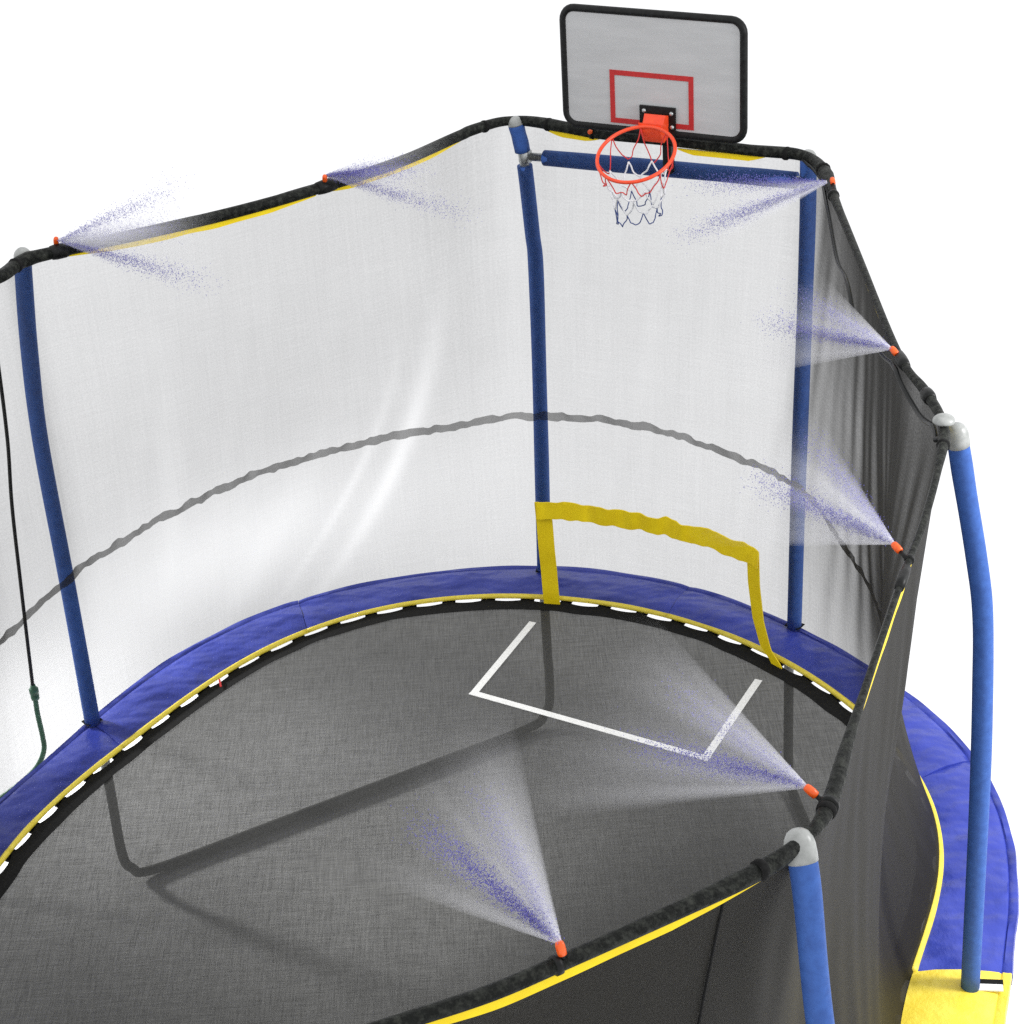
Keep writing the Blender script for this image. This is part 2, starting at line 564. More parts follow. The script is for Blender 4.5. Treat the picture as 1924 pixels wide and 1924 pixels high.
# legs: each a U of tube standing on the floor under two poles
for a, b in ((0, 1), (2, 3), (4, 5), (6, 7)):
    def under(P):
        t = math.atan2(P[0][1] - CY, P[0][0] - CX)
        return xy(t, float(r_in(t)) + 0.17, 0)
    A, B = under(POLE[a]), under(POLE[b])
    u = (B - A) / np.linalg.norm(B - A)
    pts = [A + [0, 0, MZ - 0.05], A + [0, 0, 0.45], A + [0, 0, 0.16], A + u * 0.03 + [0, 0, 0.07], A + u * 0.12 + [0, 0, 0.024]]
    pts += [A + (B - A) * 0.3 + [0, 0, 0.022], A + (B - A) * 0.5 + [0, 0, 0.022], A + (B - A) * 0.7 + [0, 0, 0.022]]
    pts += [B - u * 0.12 + [0, 0, 0.024], B - u * 0.03 + [0, 0, 0.07], B + [0, 0, 0.16], B + [0, 0, 0.45], B + [0, 0, MZ - 0.05]]
    MB().sweep(catmull(pts, 6), 0.020, 12, up=(0.31, 0.17, 0.02) if abs(u[0]) < 0.3 else (0.05, 1.0, 0.03)).build('leg', MAT['leg'], tramp)

# --- safety pad --------------------------------------------------------
SEAMS = [2.243, 1.77, 1.10, 0.43, -0.105, -0.50, -1.10, -1.37, -2.04, -2.71, -3.25, -3.64]
for i, t1 in enumerate(SEAMS):
    t0 = SEAMS[i + 1] if i + 1 < len(SEAMS) else 2.243 - 2 * PI - 0.40 + 0.40
    if i + 1 == len(SEAMS):
        t0 = 2.243 - 2 * PI
    yellow = (i == 4)
    m_ = max(12, int((t1 - t0) / 0.012))
    ts = np.linspace(t0 + 0.0004, t1 - 0.0004, m_)
    ri, rout = r_in(ts), r_out(ts)
    wd = rout - ri
    jit = 0.0035 * smooth_noise(m_, 4, 40 + i)
    puff = 0.012 + 0.005 * smooth_noise(m_, 9, 80 + i)
    lift = 0.006 if yellow else 0.0
    endd = np.minimum(np.arange(m_), np.arange(m_)[::-1])
    tuck = np.where(endd == 0, -0.005, np.where(endd == 1, -0.001, 0.0))
    prof = []
    for fr in (0.0, 0.03, 0.10, 0.22, 0.36, 0.5, 0.64, 0.78, 0.87, 0.895, 0.92, 0.97, 1.0):
        zz = 0.012 + puff * np.sin(PI * min(1, fr * 1.08 + 0.02)) + (0.0 if fr not in (0.895,) else -0.006)
        prof.append((ri + wd * fr + (jit if fr > 0.9 else 0), MZ + zz + lift + tuck + 0.002 * smooth_noise(m_, 5, int(fr * 100) + 13 * i)))
    prof.append((rout + jit + 0.004, MZ + 0.0 + lift))
    prof.append((rout + jit + 0.002, MZ - 0.04))
    prof.append((rout + jit - 0.012, MZ - 0.04))
    prof.append((rout - 0.02, MZ - 0.012))
    prof.append((ri + 0.01, MZ - 0.006))
    V, F = [], []
    for r_, z_ in prof:
        V += list(xy(ts, r_, np.broadcast_to(z_, ts.shape)))
    K = len(prof)
    for a in range(K):
        b = (a + 1) % K
        for j in range(m_ - 1):
            F.append((a * m_ + j, b * m_ + j, b * m_ + j + 1, a * m_ + j + 1))
    F.append(tuple(a * m_ for a in range(K)))
    F.append(tuple(a * m_ + m_ - 1 for a in range(K - 1, -1, -1)))
    po = auto_sharp(MB().add(V, F).build('pad_section', MAT['pad_yellow'] if yellow else MAT['pad'], tramp), 50)
    if yellow:
        po['label'] = 'bright yellow pad section at the foot of a pole'
    else:
        pr = 0.0105 + 0.0035 * np.clip(1 - np.abs((ts + 0.2) / 0.9) ** 4, 0, 1) + 0.001 * smooth_noise(m_, 6, 7 + i)
        MB().sweep(xy(ts, ri - 0.002, MZ + 0.013), pr, 8).build('piping', MAT['piping'], po)

# slots in the pad where the poles come through
for i, P in enumerate(POLE):
    t = math.atan2(P[0][1] - CY, P[0][0] - CX)
    rp = math.hypot(P[0][0] - CX, P[0][1] - CY)
    rad = np.array([math.cos(t), math.sin(t), 0])
    tan = np.array([-rad[1], rad[0], 0])
    ax = np.array([rad, tan, [0, 0, 1.0]])
    c = xy(t, rp + 0.03, MZ + 0.026)
    if i == 3:
        c = xy(t + 0.006, rp + 0.06, MZ + 0.030)
        MB().box(c + tan * 0.014, (0.085, 0.022, 0.004), ax).build('pole_slot', MAT['webbing'], tramp, smooth=False)
        MB().box(c - tan * 0.012, (0.080, 0.028, 0.005), ax).build('white_opening', MAT['white_paint'], tramp, smooth=False)  # solid white block stands in for the bright see-through hole
    else:
        MB().box(c - rad * 0.028, (0.050, 0.066, 0.003), ax).build('pole_slot', MAT['webbing'], tramp, smooth=False)

# --- top hoop ----------------------------------------------------------
nh = len(HP)
H3 = np.concatenate([HP, np.full((nh, 1), MZ + HZ)], 1)
hang_ = np.arctan2(H3[:, 1] - CY, H3[:, 0] - CX)
pt = np.array([math.atan2(P[-1][1] - CY, P[-1][0] - CX) for P in POLE])
dpole = np.abs((hang_[:, None] - pt[None] + PI) % (2 * PI) - PI).min(1)
near = np.exp(-(dpole / 0.10) ** 2)
back = ((hang_ > 0.80) & (hang_ < 1.42)).astype(float)
rad_h = 0.0205 + near * (0.002 + 0.008 * smooth_noise(nh, 4, 21)) + 0.004 * back * smooth_noise(nh, 6, 22) + 0.0015 * smooth_noise(nh, 8, 23)
thinr = ((hang_ < 0.75) & (hang_ > -0.95)).astype(float)
front = ((hang_ < -0.95) & (hang_ > -2.4)).astype(float)
thin2 = ((hang_ < -0.28) & (hang_ > -1.02)).astype(float)
rad_h = rad_h - 0.009 * thinr * (1 - 0.6 * near) - 0.003 * thin2 - 0.0055 * front
rad_h = np.convolve(np.concatenate([rad_h[-6:], rad_h, rad_h[:6]]), np.ones(13) / 13, 'valid')
H3[:, 2] += 0.004 * back * smooth_noise(nh, 9, 24)
hoop_o = MB().sweep(H3, rad_h, 14, closed=True).build('top_hoop', MAT['sleeve'], tramp)
# joints of the tubes
for t in (2.20, 1.655, -0.665, 0.085, -0.07):
    k = int(np.argmin(np.abs(hang_ - t)))
    MB().sweep(H3[k - 1:k + 3], [rad_h[k] + .003, rad_h[k] + .0055, rad_h[k] + .0055, rad_h[k] + .003], 14).build('hoop_joint', MAT['black'], hoop_o)
for p_, dt in ((0, -0.055), (0, 0.05), (1, 0.045), (1, -0.05), (2, 0.04), (2, -0.05), (3, 0.07), (3, -0.10), (4, 0.05), (4, -0.045)):
    k = int(np.argmin(np.abs((hang_ - pt[p_] - dt + PI) % (2 * PI) - PI)))
    T_ = (H3[(k + 1) % nh] - H3[k]) / np.linalg.norm(H3[(k + 1) % nh] - H3[k])
    tilt_ = np.array([0, 0, random.uniform(-0.6, 0.6)])
    MB().sweep([H3[k], H3[k] + T_ * 0.008 + tilt_ * 0.004, H3[k] + T_ * 0.018 + tilt_ * 0.008], [rad_h[k] + 0.002, rad_h[k] + 0.0042, rad_h[k] + 0.0015], 12).build('strap_tie', MAT['webbing'], hoop_o)
for t in (-0.19,):
    k = int(np.argmin(np.abs(hang_ - t)))
    c = H3[k] + [0, 0, 0.018]
    a = np.linspace(0, PI / 2, 5)
    prof = [(math.sin(x) * 0.016, math.cos(x) * 0.030) for x in a]
    mb = MB()
    mb.sweep([c + [0, 0, -0.004]] + [c + [0, 0, h_] for h_, _ in prof], [0.030] + [max(r_, 0.002) for _, r_ in prof], 16, up=(0, 1, 0))
    mb.build('hoop_clip', MAT['cap'], hoop_o)

# --- enclosure net -------------------------------------------------------
NU, NV = 1100, 64
tu = t_of(np.linspace(0, PERI, NU + 1)[:-1])
su = s_of(tu)
vv = np.linspace(0, 1, NV)
TU, VV = np.meshgrid(tu, vv)
ri, rh = r_in(TU), r_hoop(TU)


def w2(x, y, seed):
    g = np.random.default_rng(seed)
    z = 0
    for _ in range(6):
        fx, fy, ph = g.normal(0, 1), g.normal(0, 1), g.uniform(0, 2 * PI)
        z = z + np.sin(x * fx + y * fy + ph)
    return z / 2.5


S2 = np.broadcast_to(su, TU.shape)
hgt = VV * HZ
env = np.clip(4 * VV * (1 - VV), 0, 1)
SAG = 0.035


def net_radius(t, v):
    t = np.asarray(t, float)
    v = np.asarray(v, float)
    waist = 0.085 * np.exp(-(((t + PI) % (2 * PI) - PI - 0.02) / 0.50) ** 2)      # drawn in on the narrow side
    return r_in(t) * (1 - v) + r_hoop(t) * v - SAG * 4 * v * (1 - v) - waist * 6.75 * v * (1 - v) ** 2


side = np.exp(-((TU - 0.15) / 0.75) ** 2) + 0.7 * np.exp(-((TU + 0.95) / 0.5) ** 2) + np.exp(-((TU + 2.6) / 0.8) ** 2)
wr = 0.010 * w2(S2 * 2.2, hgt * 1.0, 5) + 0.006 * w2(S2 * 6 + hgt * 1.2, hgt * 1.5, 6) * (0.4 + side)
wr = wr + 0.0022 * w2(S2 * 30 + hgt * 6, hgt * 2, 8) * (0.3 + 1.6 * side) + 0.0014 * w2(S2 * 60, hgt * 3, 9) * side
RR = net_radius(TU, VV) + wr * env
X = xy(TU, RR - 0.0, MZ + 0.014 + VV * (HZ - 0.03))
V = X.reshape(-1, 3)
F = []
for b in range(NV - 1):
    for i in range(NU):
        j = (i + 1) % NU
        F.append((b * NU + i, b * NU + j, (b + 1) * NU + j, (b + 1) * NU + i))
net = MB().add(V, F).build('enclosure_net', MAT['net'], tramp)
me = net.data
# uv in metres along the net and up it
uvl = me.uv_layers.new(name='uv')
li = np.empty(len(me.loops), np.int32)
me.loops.foreach_get('vertex_index', li)
U = np.broadcast_to(su, TU.shape).reshape(-1)
UVv = np.stack([U, hgt.reshape(-1)], 1)
uvl.data.foreach_set('uv', UVv[li].reshape(-1).astype(np.float32))
# light and dark tones of the net, painted in as varying opacity
at = me.attributes.new('net_tone', 'FLOAT', 'POINT')
DT, DV = TU, VV
dens = np.ones_like(TU) + 0.65 * np.exp(-((TU - 0.28) / 0.30) ** 4) + 1.3 * np.clip(1 - np.abs((TU + 1.05) / 1.3) ** 4, 0, 1)
dens -= 0.68 * np.exp(-((TU - 2.02) / 0.45) ** 2) * np.exp(-((VV - 0.29) / 0.16) ** 2)  # whitened area low at the back left, painted by thinning the net
dens += 1.2 * np.exp(-((TU + 0.3) / 0.8) ** 4) * np.exp(-(VV / 0.05) ** 2)          # near foot made denser to darken the bright edge gaps behind
for tc, slope, wd, v0, v1, amt in ((1.452, 0.36, 0.020, 0.02, 0.78, 0.55), (1.505, 0.42, 0.011, 0.05, 0.70, 0.35), (1.62, 0.45, 0.05, 0.0, 0.5, 0.22), (1.10, 0.20, 0.016, 0.35, 0.80, 0.22),
                                   (2.02, 0.10, 0.03, 0.2, 0.9, 0.15)):
    line = tc + slope * (1 - VV) ** 2.4
    dens -= amt * np.exp(-((TU - line) / wd) ** 2) * np.clip((VV - v0) * 3, 0, 1) * np.clip((v1 - VV) * 3, 0, 1)  # bright fold streaks painted in as more see-through lines
at.data.foreach_set('value', np.clip(dens, 0.15, 3).reshape(-1).astype(np.float32))

# elastic band round the middle
BT = [(-3.2, .85), (-1.2, .85), (-.2, .84), (0.3, .82), (.55, .80), (.656, .80), (.736, .83), (.869, .80), (.951, .825), (1.049, .855), (1.119, .872), (1.217, .868), (1.332, .838),
      (1.424, .845), (1.549, .885), (1.689, .90), (1.819, .915), (1.934, .91), (2.062, .90), (2.22, .865), (2.392, .845), (2.5, .80), (2.9, .83), (3.2, .85)]
tb = t_of(np.linspace(0, PERI, 1801)[:-1])
zb = np.interp(tb, [a for a, _ in BT], [b for _, b in BT])
nb = len(tb)
zb = zb + 0.004 * smooth_noise(nb, 9, 31) + 0.004 * smooth_noise(nb, 3.5, 35)
hw = 0.0155 + 0.004 * smooth_noise(nb, 4, 32)
pl = 0.007 * smooth_noise(nb, 6, 33)
V = []
for q in (-1, -0.4, 0.4, 1):
    V += list(xy(tb, net_radius(tb, (zb) / HZ) - 0.018 + pl * (0.5 + 0.5 * q), MZ + zb + q * hw))
F = []
for a in range(3):
    for i in range(nb):
        j = (i + 1) % nb
        F.append((a * nb + i, a * nb + j, (a + 1) * nb + j, (a + 1) * nb + i))
MB().add(V, F).build('elastic_band', MAT['band'], net)

# yellow webbing sewn to the net under the hoop, one run of it between each pair of sleeves
for t1, t0, w0, drop in ((2.185, 1.665, .017, .021), (1.64, 1.425, .017, .020), (1.300, 1.205, .021, .020), (1.075, 0.935, .022, .021),
                         (0.70, 0.12, .006, .016), (-0.10, -0.28, .006, .016), (-0.60, -0.985, .022, .011), (-0.97, -1.08, .012, .012),
                         (-1.170, -1.72, .019, .018), (-1.86, -2.2, .022, .022), (-2.35, -2.9, .012, .02), (-3.0, -3.13, .018, .02)):
    m_ = max(6, int((t1 - t0) / 0.008))
    ts = np.linspace(t0, t1, m_)
    e = np.minimum(1, np.minimum(np.arange(m_), np.arange(m_)[::-1]) / max(3, min(14, 0.2 * m_)) + 0.12)
    ww = w0 * e * (1 + 0.18 * smooth_noise(m_, 6, 51))
    rr = r_hoop(ts)
    V = []
    for dr, top in ((0.004, 0), (0.004, 1), (-0.004, 1), (-0.004, 0)):
        V += list(xy(ts, rr + dr, MZ + HZ - drop - (0 if top == 0 else ww)))
    F = []
    for a in range(4):
        b = (a + 1) % 4
        for j in range(m_ - 1):
            F.append((a * m_ + j, b * m_ + j, b * m_ + j + 1, a * m_ + j + 1))
    F += [(0, m_, 2 * m_, 3 * m_), (m_ - 1, 4 * m_ - 1, 3 * m_ - 1, 2 * m_ - 1)]
    auto_sharp(MB().add(V, F).build('yellow_trim', MAT['yellow'], net))
# upright seams of the net
for t in (-1.215,):
    zs = np.linspace(0.02, HZ - 0.03, 40)
    tt_ = t - 0.08 * (1 - zs / HZ) if t < 0 else t + 0 * zs
    MB().sweep(xy(tt_, net_radius(tt_, zs / HZ) + 0.004, MZ + zs), 0.0028 if t < 0 else 0.0015, 6, up=(0.3, 1, 0)).build('seam', MAT['webbing'], net)

# --- crossbar between the two end poles -------------------------------------
ca, cb = np.array([0.142, 7.735, MZ + 1.868]), np.array([1.142, 7.150, MZ + 1.905])
cu = (cb - ca) / np.linalg.norm(cb - ca)
cbar = MB().sweep([ca, (ca + cb) / 2, cb], 0.016, 12).build('crossbar', MAT['steel'], tramp)
Q = np.array([ca + cu * x for x in np.linspace(0.085, np.linalg.norm(cb - ca) - 0.045, 24)])
MB().sweep(Q, 0.031 + 0.0015 * smooth_noise(24, 4, 61), 18).build('foam_sleeve', MAT['foam'], cbar)
for c in (ca, cb):
    MB().sweep([c - [0, 0, .024], c - [0, 0, .02], c + [0, 0, .02], c + [0, 0, .024]], [.022, .0265, .0265, .022], 14, up=(0, 1, 0)).build('pipe_clamp', MAT['steel'], cbar)

# ------------------------------------------------------------------ basketball hoop
uu = np.array([0.87719, -0.48014, 0.0])
nn = np.array([-0.48014, -0.87719, 0.0])
up = np.array([0.00899, 0.01642, 0.99982])
BW, BH = 0.724, 0.456
bo = np.array([0.60664, 7.37251, 2.04135 + MZ])       # bottom centre of the board front
AXB = np.array([uu, nn, up])
bh = thing('basketball_hoop', 'grey-white basketball backboard with black edge and orange rim above the crossbar', 'basketball hoop', tuple(bo))


def rrect(w, h, r, n=6):
    pts = []
    for cx, cy, a0 in ((w / 2 - r, h - r, 0), (-w / 2 + r, h - r, PI / 2), (-w / 2 + r, r, PI), (w / 2 - r, r, 1.5 * PI)):
        for k in range(n + 1):
            a = a0 + PI / 2 * k / n
            pts.append((cx + r * math.cos(a), cy + r * math.sin(a)))
    return pts


def bp(x, y, d): return bo + uu * x + up * y + nn * d


o2 = rrect(BW - 0.02, BH - 0.02, 0.045)
o2 = [(x, y + 0.01) for x, y in o2]
k = len(o2)
V = [bp(x, y, 0.0) for x, y in o2] + [bp(x, y, -0.018) for x, y in o2]
F = [tuple(range(k)), tuple(range(2 * k - 1, k - 1, -1))] + [(i, k + i, k + (i + 1) % k, (i + 1) % k) for i in range(k)]
board = MB().add(V, F).build('backboard', MAT['board'], bh, smooth=False)
o3 = rrect(BW - 0.022, BH - 0.022, 0.046)
MB().sweep([bp(x, y + 0.011, -0.006) for x, y in o3], 0.0145, 10, closed=True, up=tuple(nn)).build('edge_trim', MAT['black'], board)
# red square
x0, x1, y0, y1, lw = (0.268 - .5) * BW, (0.722 - .5) * BW, 0.072 * BH, 0.505 * BH, 0.0185
mb = MB()
for (xa, xb, ya, yb) in ((x0, x1, y1 - lw, y1), (x0, x1, y0, y0 + lw), (x0, x0 + lw, y0 + lw, y1 - lw), (x1 - lw, x1, y0 + lw, y1 - lw)):
    mb.box(bp((xa + xb) / 2, (ya + yb) / 2, 0.0012), (xb - xa, 0.0024, yb - ya), AXB)
mb.build('target_square', MAT['red_paint'], board, smooth=False)
# plate, bolts, bracket
px_ = 0.022
plate = MB().box(bp(px_, 0.048, 0.006), (0.140, 0.009, 0.125), AXB).build('mounting_plate', MAT['black'], bh, smooth=False)
for bx, by in ((-0.052, 0.093), (0.056, 0.090), (0.058, 0.040), (-0.052, 0.010), (0.058, 0.0)):
    c = bp(px_ + bx, by, 0.0105)
    MB().sweep([c, c + nn * 0.004, c + nn * 0.007], [0.0085, 0.0075, 0.003], 10).build('bolt', MAT['steel'], plate)
mb = MB()
mb.box(bp(px_ + 0.022, 0.0, -0.036), (0.034, 0.03, 0.30), AXB)
mb.box(bp(px_ + 0.022, 0.10, -0.024), (0.12, 0.008, 0.10), AXB)
mb.build('bracket', MAT['black'], bh, smooth=False)
# rim
RC = np.array([0.52689, 7.17503, 2.04091 + MZ])
ra = np.array([-0.43475, -0.79425, -0.42445])
rb = np.array([0.87717, -0.48013, 0.00683])
RR_ = 0.142
a = np.linspace(0, 2 * PI, 97)[:-1]
ring = RC + RR_ * (np.cos(a)[:, None] * ra + np.sin(a)[:, None] * rb)
rn = np.cross(ra, rb)
rim = MB().sweep(ring, 0.0068, 10, closed=True, up=tuple(rn / np.linalg.norm(rn))).build('rim', MAT['rim'], bh)
# orange neck that carries the rim
mb = MB()
pa = bp(px_, 0.085, 0.010)
pb_ = bp(px_, 0.030, 0.010)
NX = [(-0.045, 0.0), (-0.034, 0.0), (0.034, 0.0), (0.045, 0.0)]
secs = [(bp(px_, 0.082, 0.010), 0.044), (bp(px_, 0.088, 0.030), 0.042), (bp(px_, 0.060, 0.052), 0.040), (RC - ra * RR_ + up * 0.012, 0.046)]
secs2 = [(bp(px_, 0.000, 0.010), 0.044), (bp(px_, -0.002, 0.025), 0.042), (bp(px_, -0.010, 0.045), 0.040), (RC - ra * RR_ - up * 0.022, 0.040)]
V, F = [], []
for (p, w_), (q, v_) in zip(secs, secs2):
    V += [p - uu * w_, p + uu * w_, q + uu * v_, q - uu * v_]
for i in range(3):
    for j in range(4):
        F.append((4 * i + j, 4 * i + (j + 1) % 4, 4 * i + 4 + (j + 1) % 4, 4 * i + 4 + j))
F += [(3, 2, 1, 0), (12, 13, 14, 15)]
auto_sharp(mb.add(V, F).build('rim_neck', MAT['rim'], rim), 40)
# net of cord: red loops at the top, white diamonds, blue loops at the foot
NN = 8
down_ = np.array([0, 0, -1.0])


def ringpt(i, rad, drop, tilt=0.5):
    a_ = 2 * PI * i / NN + 0.25
    flat_a = np.array([ra[0], ra[1], ra[2] * tilt])
    return RC + rad * (math.cos(a_) * flat_a + math.sin(a_) * rb) + down_ * drop


def cordline(p, q, sag=0.0, n=7, wob=0.0):
    s = np.linspace(0, 1, n)[:, None]
    L = np.array(p) * (1 - s) + np.array(q) * s + down_ * (sag * 4 * s * (1 - s))
    if wob:
        L[1:-1] += rng.normal(0, wob, (n - 2, 3))
    return L


red, white, blue = MB(), MB(), MB()
for i in range(NN):
    n1 = ringpt(i + 0.5, 0.118, 0.090 + rng.normal(0, .010))
    top_a, top_b = ringpt(i, RR_, 0.0, 1.0), ringpt(i + 1, RR_, 0.0, 1.0)
    for tp in (top_a, top_b):
        red.sweep(catmull(cordline(tp, n1, 0.020, 5, 0.004), 3), 0.0022, 6, up=(0.3, 0.4, 0.1))
R1 = [ringpt(i + 0.5, 0.114, 0.082) for i in range(NN)]
R2 = [ringpt(i, 0.098 + rng.normal(0, .006), 0.132 + rng.normal(0, .012)) for i in range(NN)]
R3 = [ringpt(i + 0.5, 0.086 + rng.normal(0, .006), 0.180 + rng.normal(0, .012)) for i in range(NN)]
R4 = [ringpt(i, 0.086 + rng.normal(0, .008), 0.240 + rng.normal(0, .014), 0.3) for i in range(NN)]
for i in range(NN):
    j = (i + 1) % NN
    for p, q in ((R1[i], R2[i]), (R1[i], R2[j]), (R2[i], R3[i]), (R2[j], R3[i])):
        white.sweep(catmull(cordline(p, q, 0.006, 5, 0.003), 3), 0.0031, 6, up=(0.3, 0.4, 0.1))
    for p, q in ((R3[i], R4[i]), (R4[i], R3[i - 1])):
        blue.sweep(catmull(cordline(p, q, 0.014, 5, 0.003), 3), 0.0021, 6, up=(0.3, 0.4, 0.1))
nw = white.build('net', MAT['cord_white'], bh)
nw['label'] = 'white cord diamonds in the middle of the hoop net'
nr = red.build('net_top', MAT['cord_red'], bh)
nr['label'] = 'thin red cord loops tied to the rim'
nbm = blue.build('net_fringe', MAT['cord_blue'], bh)
nbm['label'] = 'dark blue cord loops at the foot of the hoop net'

# ------------------------------------------------------------------ soccer goal of yellow strips, hung on the net
goal = thing('soccer_goal', 'wavy yellow fabric strip goal frame hung inside the back net', 'soccer goal', tuple(xy(1.10, r_in(1.10) - 0.03, MZ)))


def net_pt(t, z, off=0.025):
    return xy(t, net_radius(t, np.clip(np.asarray(z) / HZ, 0, 1)) - off, MZ + np.asarray(z))


def ribbon(edgeA, edgeB, name, thick=0.006):
    A_, B_ = np.array(edgeA), np.array(edgeB)
    n_ = len(A_)
    toC = np.array([CX, CY, 0]) - A_
    toC[:, 2] = 0
    toC /= np.linalg.norm(toC, axis=1)[:, None]
    V = list(A_) + list(B_) + list(B_ + toC * thick) + list(A_ + toC * thick)
    F = []
    for a_ in range(4):
        b_ = (a_ + 1) % 4
        for j in range(n_ - 1):
            F.append((a_ * n_ + j, b_ * n_ + j, b_ * n_ + j + 1, a_ * n_ + j + 1))
    F += [(0, n_, 2 * n_, 3 * n_), (n_ - 1, 4 * n_ - 1, 3 * n_ - 1, 2 * n_ - 1)]
    return auto_sharp(MB().add(V, F).build(name, MAT['yellow'], goal), 40)


zs = np.linspace(0.0, 0.47, 24)
wv = 0.002 * np.sin(zs * 30)
cl = 1.314 + 0.008 * (zs / 0.44)
ribbon(net_pt(cl + 0.0148, zs, 0.030 + wv), net_pt(cl - 0.0148, zs, 0.030 + wv), 'goal_post')
zs = np.linspace(-0.02, 0.465, 26)
cl = np.interp(zs, [-0.02, 0.015, 0.06, 0.17, 0.32, 0.46], [0.846, 0.856, 0.880, 0.898, 0.909, 0.913])
ribbon(net_pt(cl + 0.0125, zs, 0.034), net_pt(cl - 0.0125, zs, 0.034), 'goal_post')
ts = np.linspace(1.333, 0.899, 110)
zc = np.interp(ts, [0.899, 0.986, 1.049, 1.137, 1.172, 1.242, 1.304, 1.335], [0.440, 0.455, 0.456, 0.462, 0.458, 0.454, 0.447, 0.442])
wz = 0.0055 * smooth_noise(110, 6, 71) + 0.003 * smooth_noise(110, 3, 72)
hh = 0.037 + 0.0035 * smooth_noise(110, 5, 73)
fold = 0.010 * smooth_noise(110, 4, 74)
ribbon(net_pt(ts, zc + wz + hh, 0.038 + fold), net_pt(ts, zc + wz - hh, 0.044 + 0.5 * fold), 'goal_crossbar')

# ------------------------------------------------------------------ sprinkler hose with nozzles
sh = thing('sprinkler_hose', 'thin black sprinkler hose with orange nozzles tied along the top hoop', 'sprinkler hose', (-1.6, 6.45, MZ + HZ))
ts = np.linspace(2.50, -1.50, 420)
sag = 0.012 + 0.010 * np.abs(np.sin(ts * 7))
reg = (ts < 0.80) & (ts > 0.10)
sag = sag + np.where(reg, 0.060 * np.sin(np.clip((0.80 - ts) / 0.70, 0, 1) * PI) * (1 + 0.5 * np.sin(ts * 22)), 0)
reg2 = (ts < 0.06) & (ts > -0.16)
sag = sag + np.where(reg2, 0.045 * np.sin(np.clip((0.06 - ts) / 0.22, 0, 1) * PI), 0)
inn = 0.022 + np.where(reg, 0.035 * np.sin(np.clip((0.80 - ts) / 0.70, 0, 1) * PI), 0)
inn = np.where((ts < -0.22) & (ts > -1.15), 0.004, inn)
sag = np.where((ts < -0.22) & (ts > -1.15), 0.006, sag)
far = np.clip((ts - 0.86) / 0.05, 0, 1)
inn = inn * (1 - far) - 0.022 * far
sag = sag * (1 - far) - 0.004 * far
run = xy(ts, r_hoop(ts) - inn, MZ + HZ - sag + 0.004 * smooth_noise(len(ts), 12, 91))
hangp = [(-1.70, 6.55, 2.70), (-1.79, 6.80, 2.52), (-1.812, 6.95, 2.333), (-1.815, 6.95, 2.207), (-1.833, 6.95, 1.928), (-1.863, 6.95, 1.663), (-1.887, 6.95, 1.341), (-1.907, 6.95, 1.055), (-1.921, 6.95, 0.846)]
mb = MB()
mb.sweep(run, 0.0075, 8)
mb.build('hose', MAT['hose'], sh)
MB().sweep(catmull([run[0] - [0, 0, 0.0]] + hangp, 8), 0.0075, 8, up=(0.2, 1, 0.1)).build('feed_hose', MAT['hose'], sh)
NOZ = [([-1.466, 6.669, 2.81], [-1.479, 6.697, 2.76]), ([-0.583, 7.115, 2.81], [-0.589, 7.145, 2.76]), ([0.380, 7.525, 2.765], [0.403, 7.560, 2.765]),
       ([1.167, 6.8, 2.79], [1.165, 6.72, 2.76]), ([1.106, 5.42, 2.78], [1.126, 5.38, 2.76]), ([0.899, 4.315, 2.78], [0.926, 4.268, 2.76]),
       ([0.543, 3.367, 2.79], [0.58, 3.345, 2.76]), ([0.033, 2.926, 2.81], [0.039, 2.925, 2.77])]
for tip, base in NOZ:
    tip, base = np.array(tip), np.array(base)
    dv = tip - base
    L = np.linalg.norm(dv)
    dv /= L
    sd = np.cross(dv, [0.3, 0.2, 1.0])
    mid = tip - dv * 0.030
    nz = MB().sweep([base - dv * 0.004, base + dv * 0.01, mid + dv * 0.004], [0.0060, 0.0052, 0.0052], 10, up=tuple(sd)).build('nozzle', MAT['black'], sh)
    pr = [(0, 0.006), (0.002, 0.0088), (0.012, 0.0094), (0.022, 0.0090), (0.028, 0.0075), (0.030, 0.0045)]
    MB().sweep([mid + dv * a_ for a_, _ in pr], [b_ for _, b_ in pr], 14, up=tuple(sd)).build('nozzle_tip', MAT['orange'], nz)
    tie = r_hoop(math.atan2(base[1] - CY, base[0] - CX))
    tb_ = math.atan2(base[1] - CY, base[0] - CX)
    kk = int(np.argmin(np.hypot(H3[:, 0] - base[0], H3[:, 1] - base[1])))
    MB().sweep([H3[kk], H3[kk] + (H3[(kk + 1) % nh] - H3[kk]) / np.linalg.norm(H3[(kk + 1) % nh] - H3[kk]) * 0.012], rad_h[kk] + 0.004, 14).build('cable_tie', MAT['black'], sh)

# ------------------------------------------------------------------ garden hose
gh = thing('garden_hose', 'green garden hose with connector hanging behind the left pad edge', 'garden hose', (-2.5, 6.95, 0.0))
G = [(-1.919, 6.95, 0.821), (-1.923, 6.95, 0.733), (-1.921, 6.95, 0.618), (-1.927, 6.95, 0.554), (-1.966, 6.95, 0.479), (-2.042, 6.95, 0.407), (-2.14, 6.95, 0.336),
     (-2.24, 6.94, 0.264), (-2.36, 6.90, 0.16), (-2.5, 6.82, 0.05), (-2.7, 6.7, 0.012), (-3.2, 6.3, 0.011), (-3.8, 6.2, 0.011)]
MB().sweep(catmull(G, 8), 0.0105, 10, up=(0.1, 1, 0.05)).build('hose', MAT['green'], gh)
c = np.array([-1.9195, 6.95, 0.83])
pr = [(-0.034, .011), (-0.03, .0165), (-0.012, .0175), (-0.010, .0150), (-0.004, .0150), (-0.002, .0185), (0.012, .019), (0.018, .0185), (0.022, .012), (0.036, .010)]
